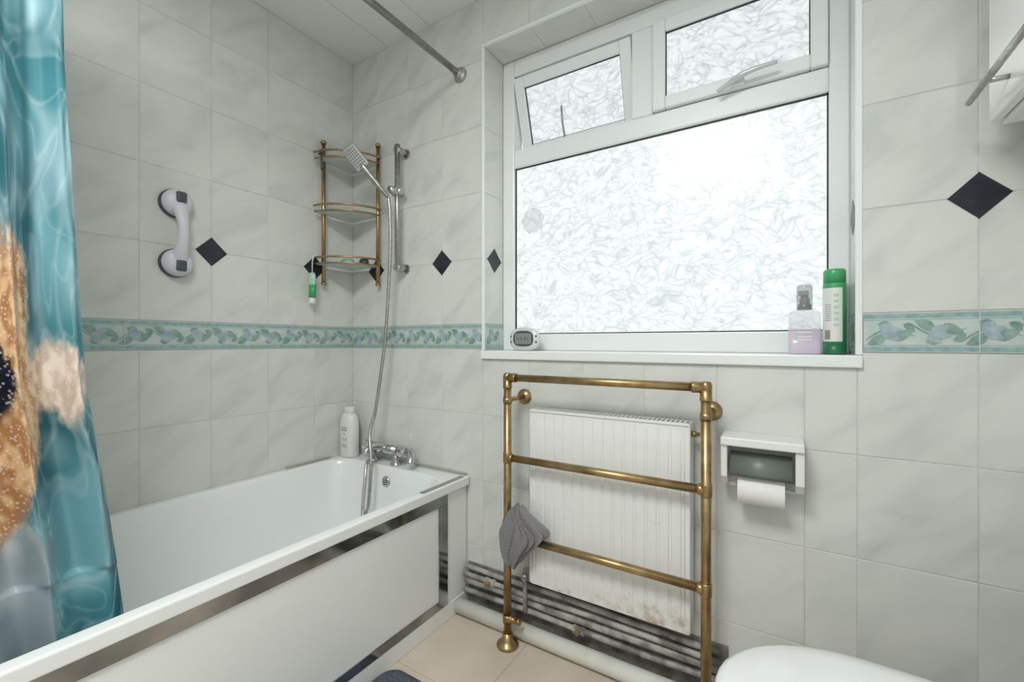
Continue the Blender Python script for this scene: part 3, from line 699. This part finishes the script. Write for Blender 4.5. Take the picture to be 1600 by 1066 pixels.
ac=(.112,1.475,1.0175)
m=MB();m.lathe([(.0255,0),(.0265,.004),(.0265,.03)],ac,EZ,'dkgreen',32);m.lathe([(.0265,.03),(.0265,.188),(.0255,.1925)],ac,EZ,'green',32);m.obj('can',ae)
def cpanel(mb,r,a0,a1,z0,z1,mt,n=10):
    lo=[];hi=[]
    for k in range(n+1):
        a=math.radians(a0+(a1-a0)*k/n);lo.append((ac[0]+r*math.cos(a),ac[1]+r*math.sin(a),z0));hi.append((ac[0]+r*math.cos(a),ac[1]+r*math.sin(a),z1))
    mb.add(lo+hi,[(k,k+1,k+n+2,k+n+1) for k in range(n)],mt,True)
m=MB();m.lathe([(.0255,.193),(.0255,.225),(.022,.230)],ac,EZ,'green',28);m.obj('cap',ae)
m=MB();cpanel(m,.0268,180,305,1.052,1.196,'wplas',16)
for i in range(6): cpanel(m,.0271,262,285,1.172-i*.016,1.180-i*.016,'mint',4)
for i in range(8): cpanel(m,.0271,215,250,1.150-i*.006,1.152-i*.006,'ink',4)
for i in range(7): cpanel(m,.0271,215,245,1.080-i*.0036,1.0820-i*.0036,'gasket',4)
m.obj('label_print',ae,fix=False)
# ------------------------------------------------------------------ toilet
to=thing('toilet',(.2,.875,0),'white toilet with closed rounded lid','toilet')
def dl(sc,z,cx=.125,cy=.878,ax=.235,by=.192,back=.22,n=48):
    o=[]
    for k in range(n):
        a=2*math.pi*k/n;c_,s_=math.cos(a),math.sin(a)
        if c_<0: x=ax*c_;y=by*s_
        else:
            x=back*math.copysign(abs(c_)**.45,c_);y=by*math.copysign(abs(s_)**.75,s_)
        o.append((cx+x*sc,cy+y*sc,z))
    return o
m=MB();m.loft([dl(.97,.412),dl(1,.416),dl(1,.434),dl(.985,.442),dl(.93,.449),dl(.75,.455),dl(.4,.459),dl(.05,.460)],'white');m.obj('lid',to)
m=MB();m.loft([dl(.96,.392),dl(.99,.396),dl(.99,.408),dl(.97,.411)],'white');m.obj('seat',to)
m=MB();m.loft([dl(.45,.002,cx=.2),dl(.47,.05,cx=.2),dl(.50,.18,cx=.18),dl(.72,.30,cx=.155),dl(.92,.37,cx=.135),dl(.94,.391,cx=.13)],'white');m.obj('bowl',to)
MB().box((.36,.68,.392),(.545,1.07,.76),'white').obj('cistern',to,bevel=.02)
MB().box((.355,.675,.7605),(.547,1.075,.785),'white').obj('cistern_lid',to,bevel=.01)
MB().box((.30,.77,.002),(.545,.98,.391),'white').obj('pedestal',to,bevel=.03)
# ------------------------------------------------------------------ wall cabinet
ca=thing('wall_cabinet',(.45,1.05,1.5),'white wall cabinet with brushed steel bar handle','cabinet')
MB().box((.378,.72,1.497),(.548,1.298,2.25),'panel').obj('body',ca,bevel=.002)
dro=MB().box((.358,.725,1.505),(.376,1.300,2.25),'panel').obj('door',ca,bevel=.003)
m=MB();m.tube([(.326,1.29,1.553),(.326,.93,1.553)],.0065,'brushed',14)
for y in (1.20,1.02): m.tube([(.358,y,1.553),(.326,y,1.553)],.005,'brushed',12)
h=m.obj('handle',None);h.parent=dro;h.matrix_parent_inverse=Matrix.Identity(4)
# ------------------------------------------------------------------ bath mat
m=MB();m.loft([rr(-1.07,-.60,.40,.987,.05,.001),rr(-1.075,-.595,.395,.992,.055,.008),rr(-1.07,-.60,.40,.987,.05,.016),rr(-1.05,-.62,.42,.967,.04,.019)],'mat');m.obj('bath_mat',label='dark blue-grey pile bath mat on beige floor tiles',cat='bath mat')
# ------------------------------------------------------------------ added unseen ceiling lamp
cl=thing('ceiling_fill',(-.40,-.25,CZ),'added unseen square ceiling lamp','fill_lamp')
MB().box((-.72,-.57,CZ-.03),(-.08,.07,CZ-.0005),'wplas').obj('fill_base',cl,bevel=.004)
MB().box((-.70,-.55,CZ-.036),(-.10,.05,CZ-.0305),'fill_lamp').obj('fill_panel',cl,bevel=.002)
l=bpy.data.lights.new('fill_light','AREA');l.shape='SQUARE';l.size=.58;l.energy=28;l.color=(.99,1,.995)  # fill light added out of view to brighten the whole room
o=bpy.data.objects.new('fill_light',l);COL.objects.link(o);o.location=(-.40,-.25,CZ-.04)
w=bpy.data.worlds.new('w');scene.world=w;w.use_nodes=True
w.node_tree.nodes['Background'].inputs[0].default_value=(.95,.98,1,1);w.node_tree.nodes['Background'].inputs[1].default_value=1.1
# ------------------------------------------------------------------ camera
cd=bpy.data.cameras.new('camera');cam=bpy.data.objects.new('camera',cd);COL.objects.link(cam);scene.camera=cam
cd.sensor_width=36;cd.lens=36*685/1600;cd.clip_start=.02;cd.shift_y=2/1600
cam.location=(0,0,H);cam.rotation_euler=(math.radians(90),0,math.radians(32))
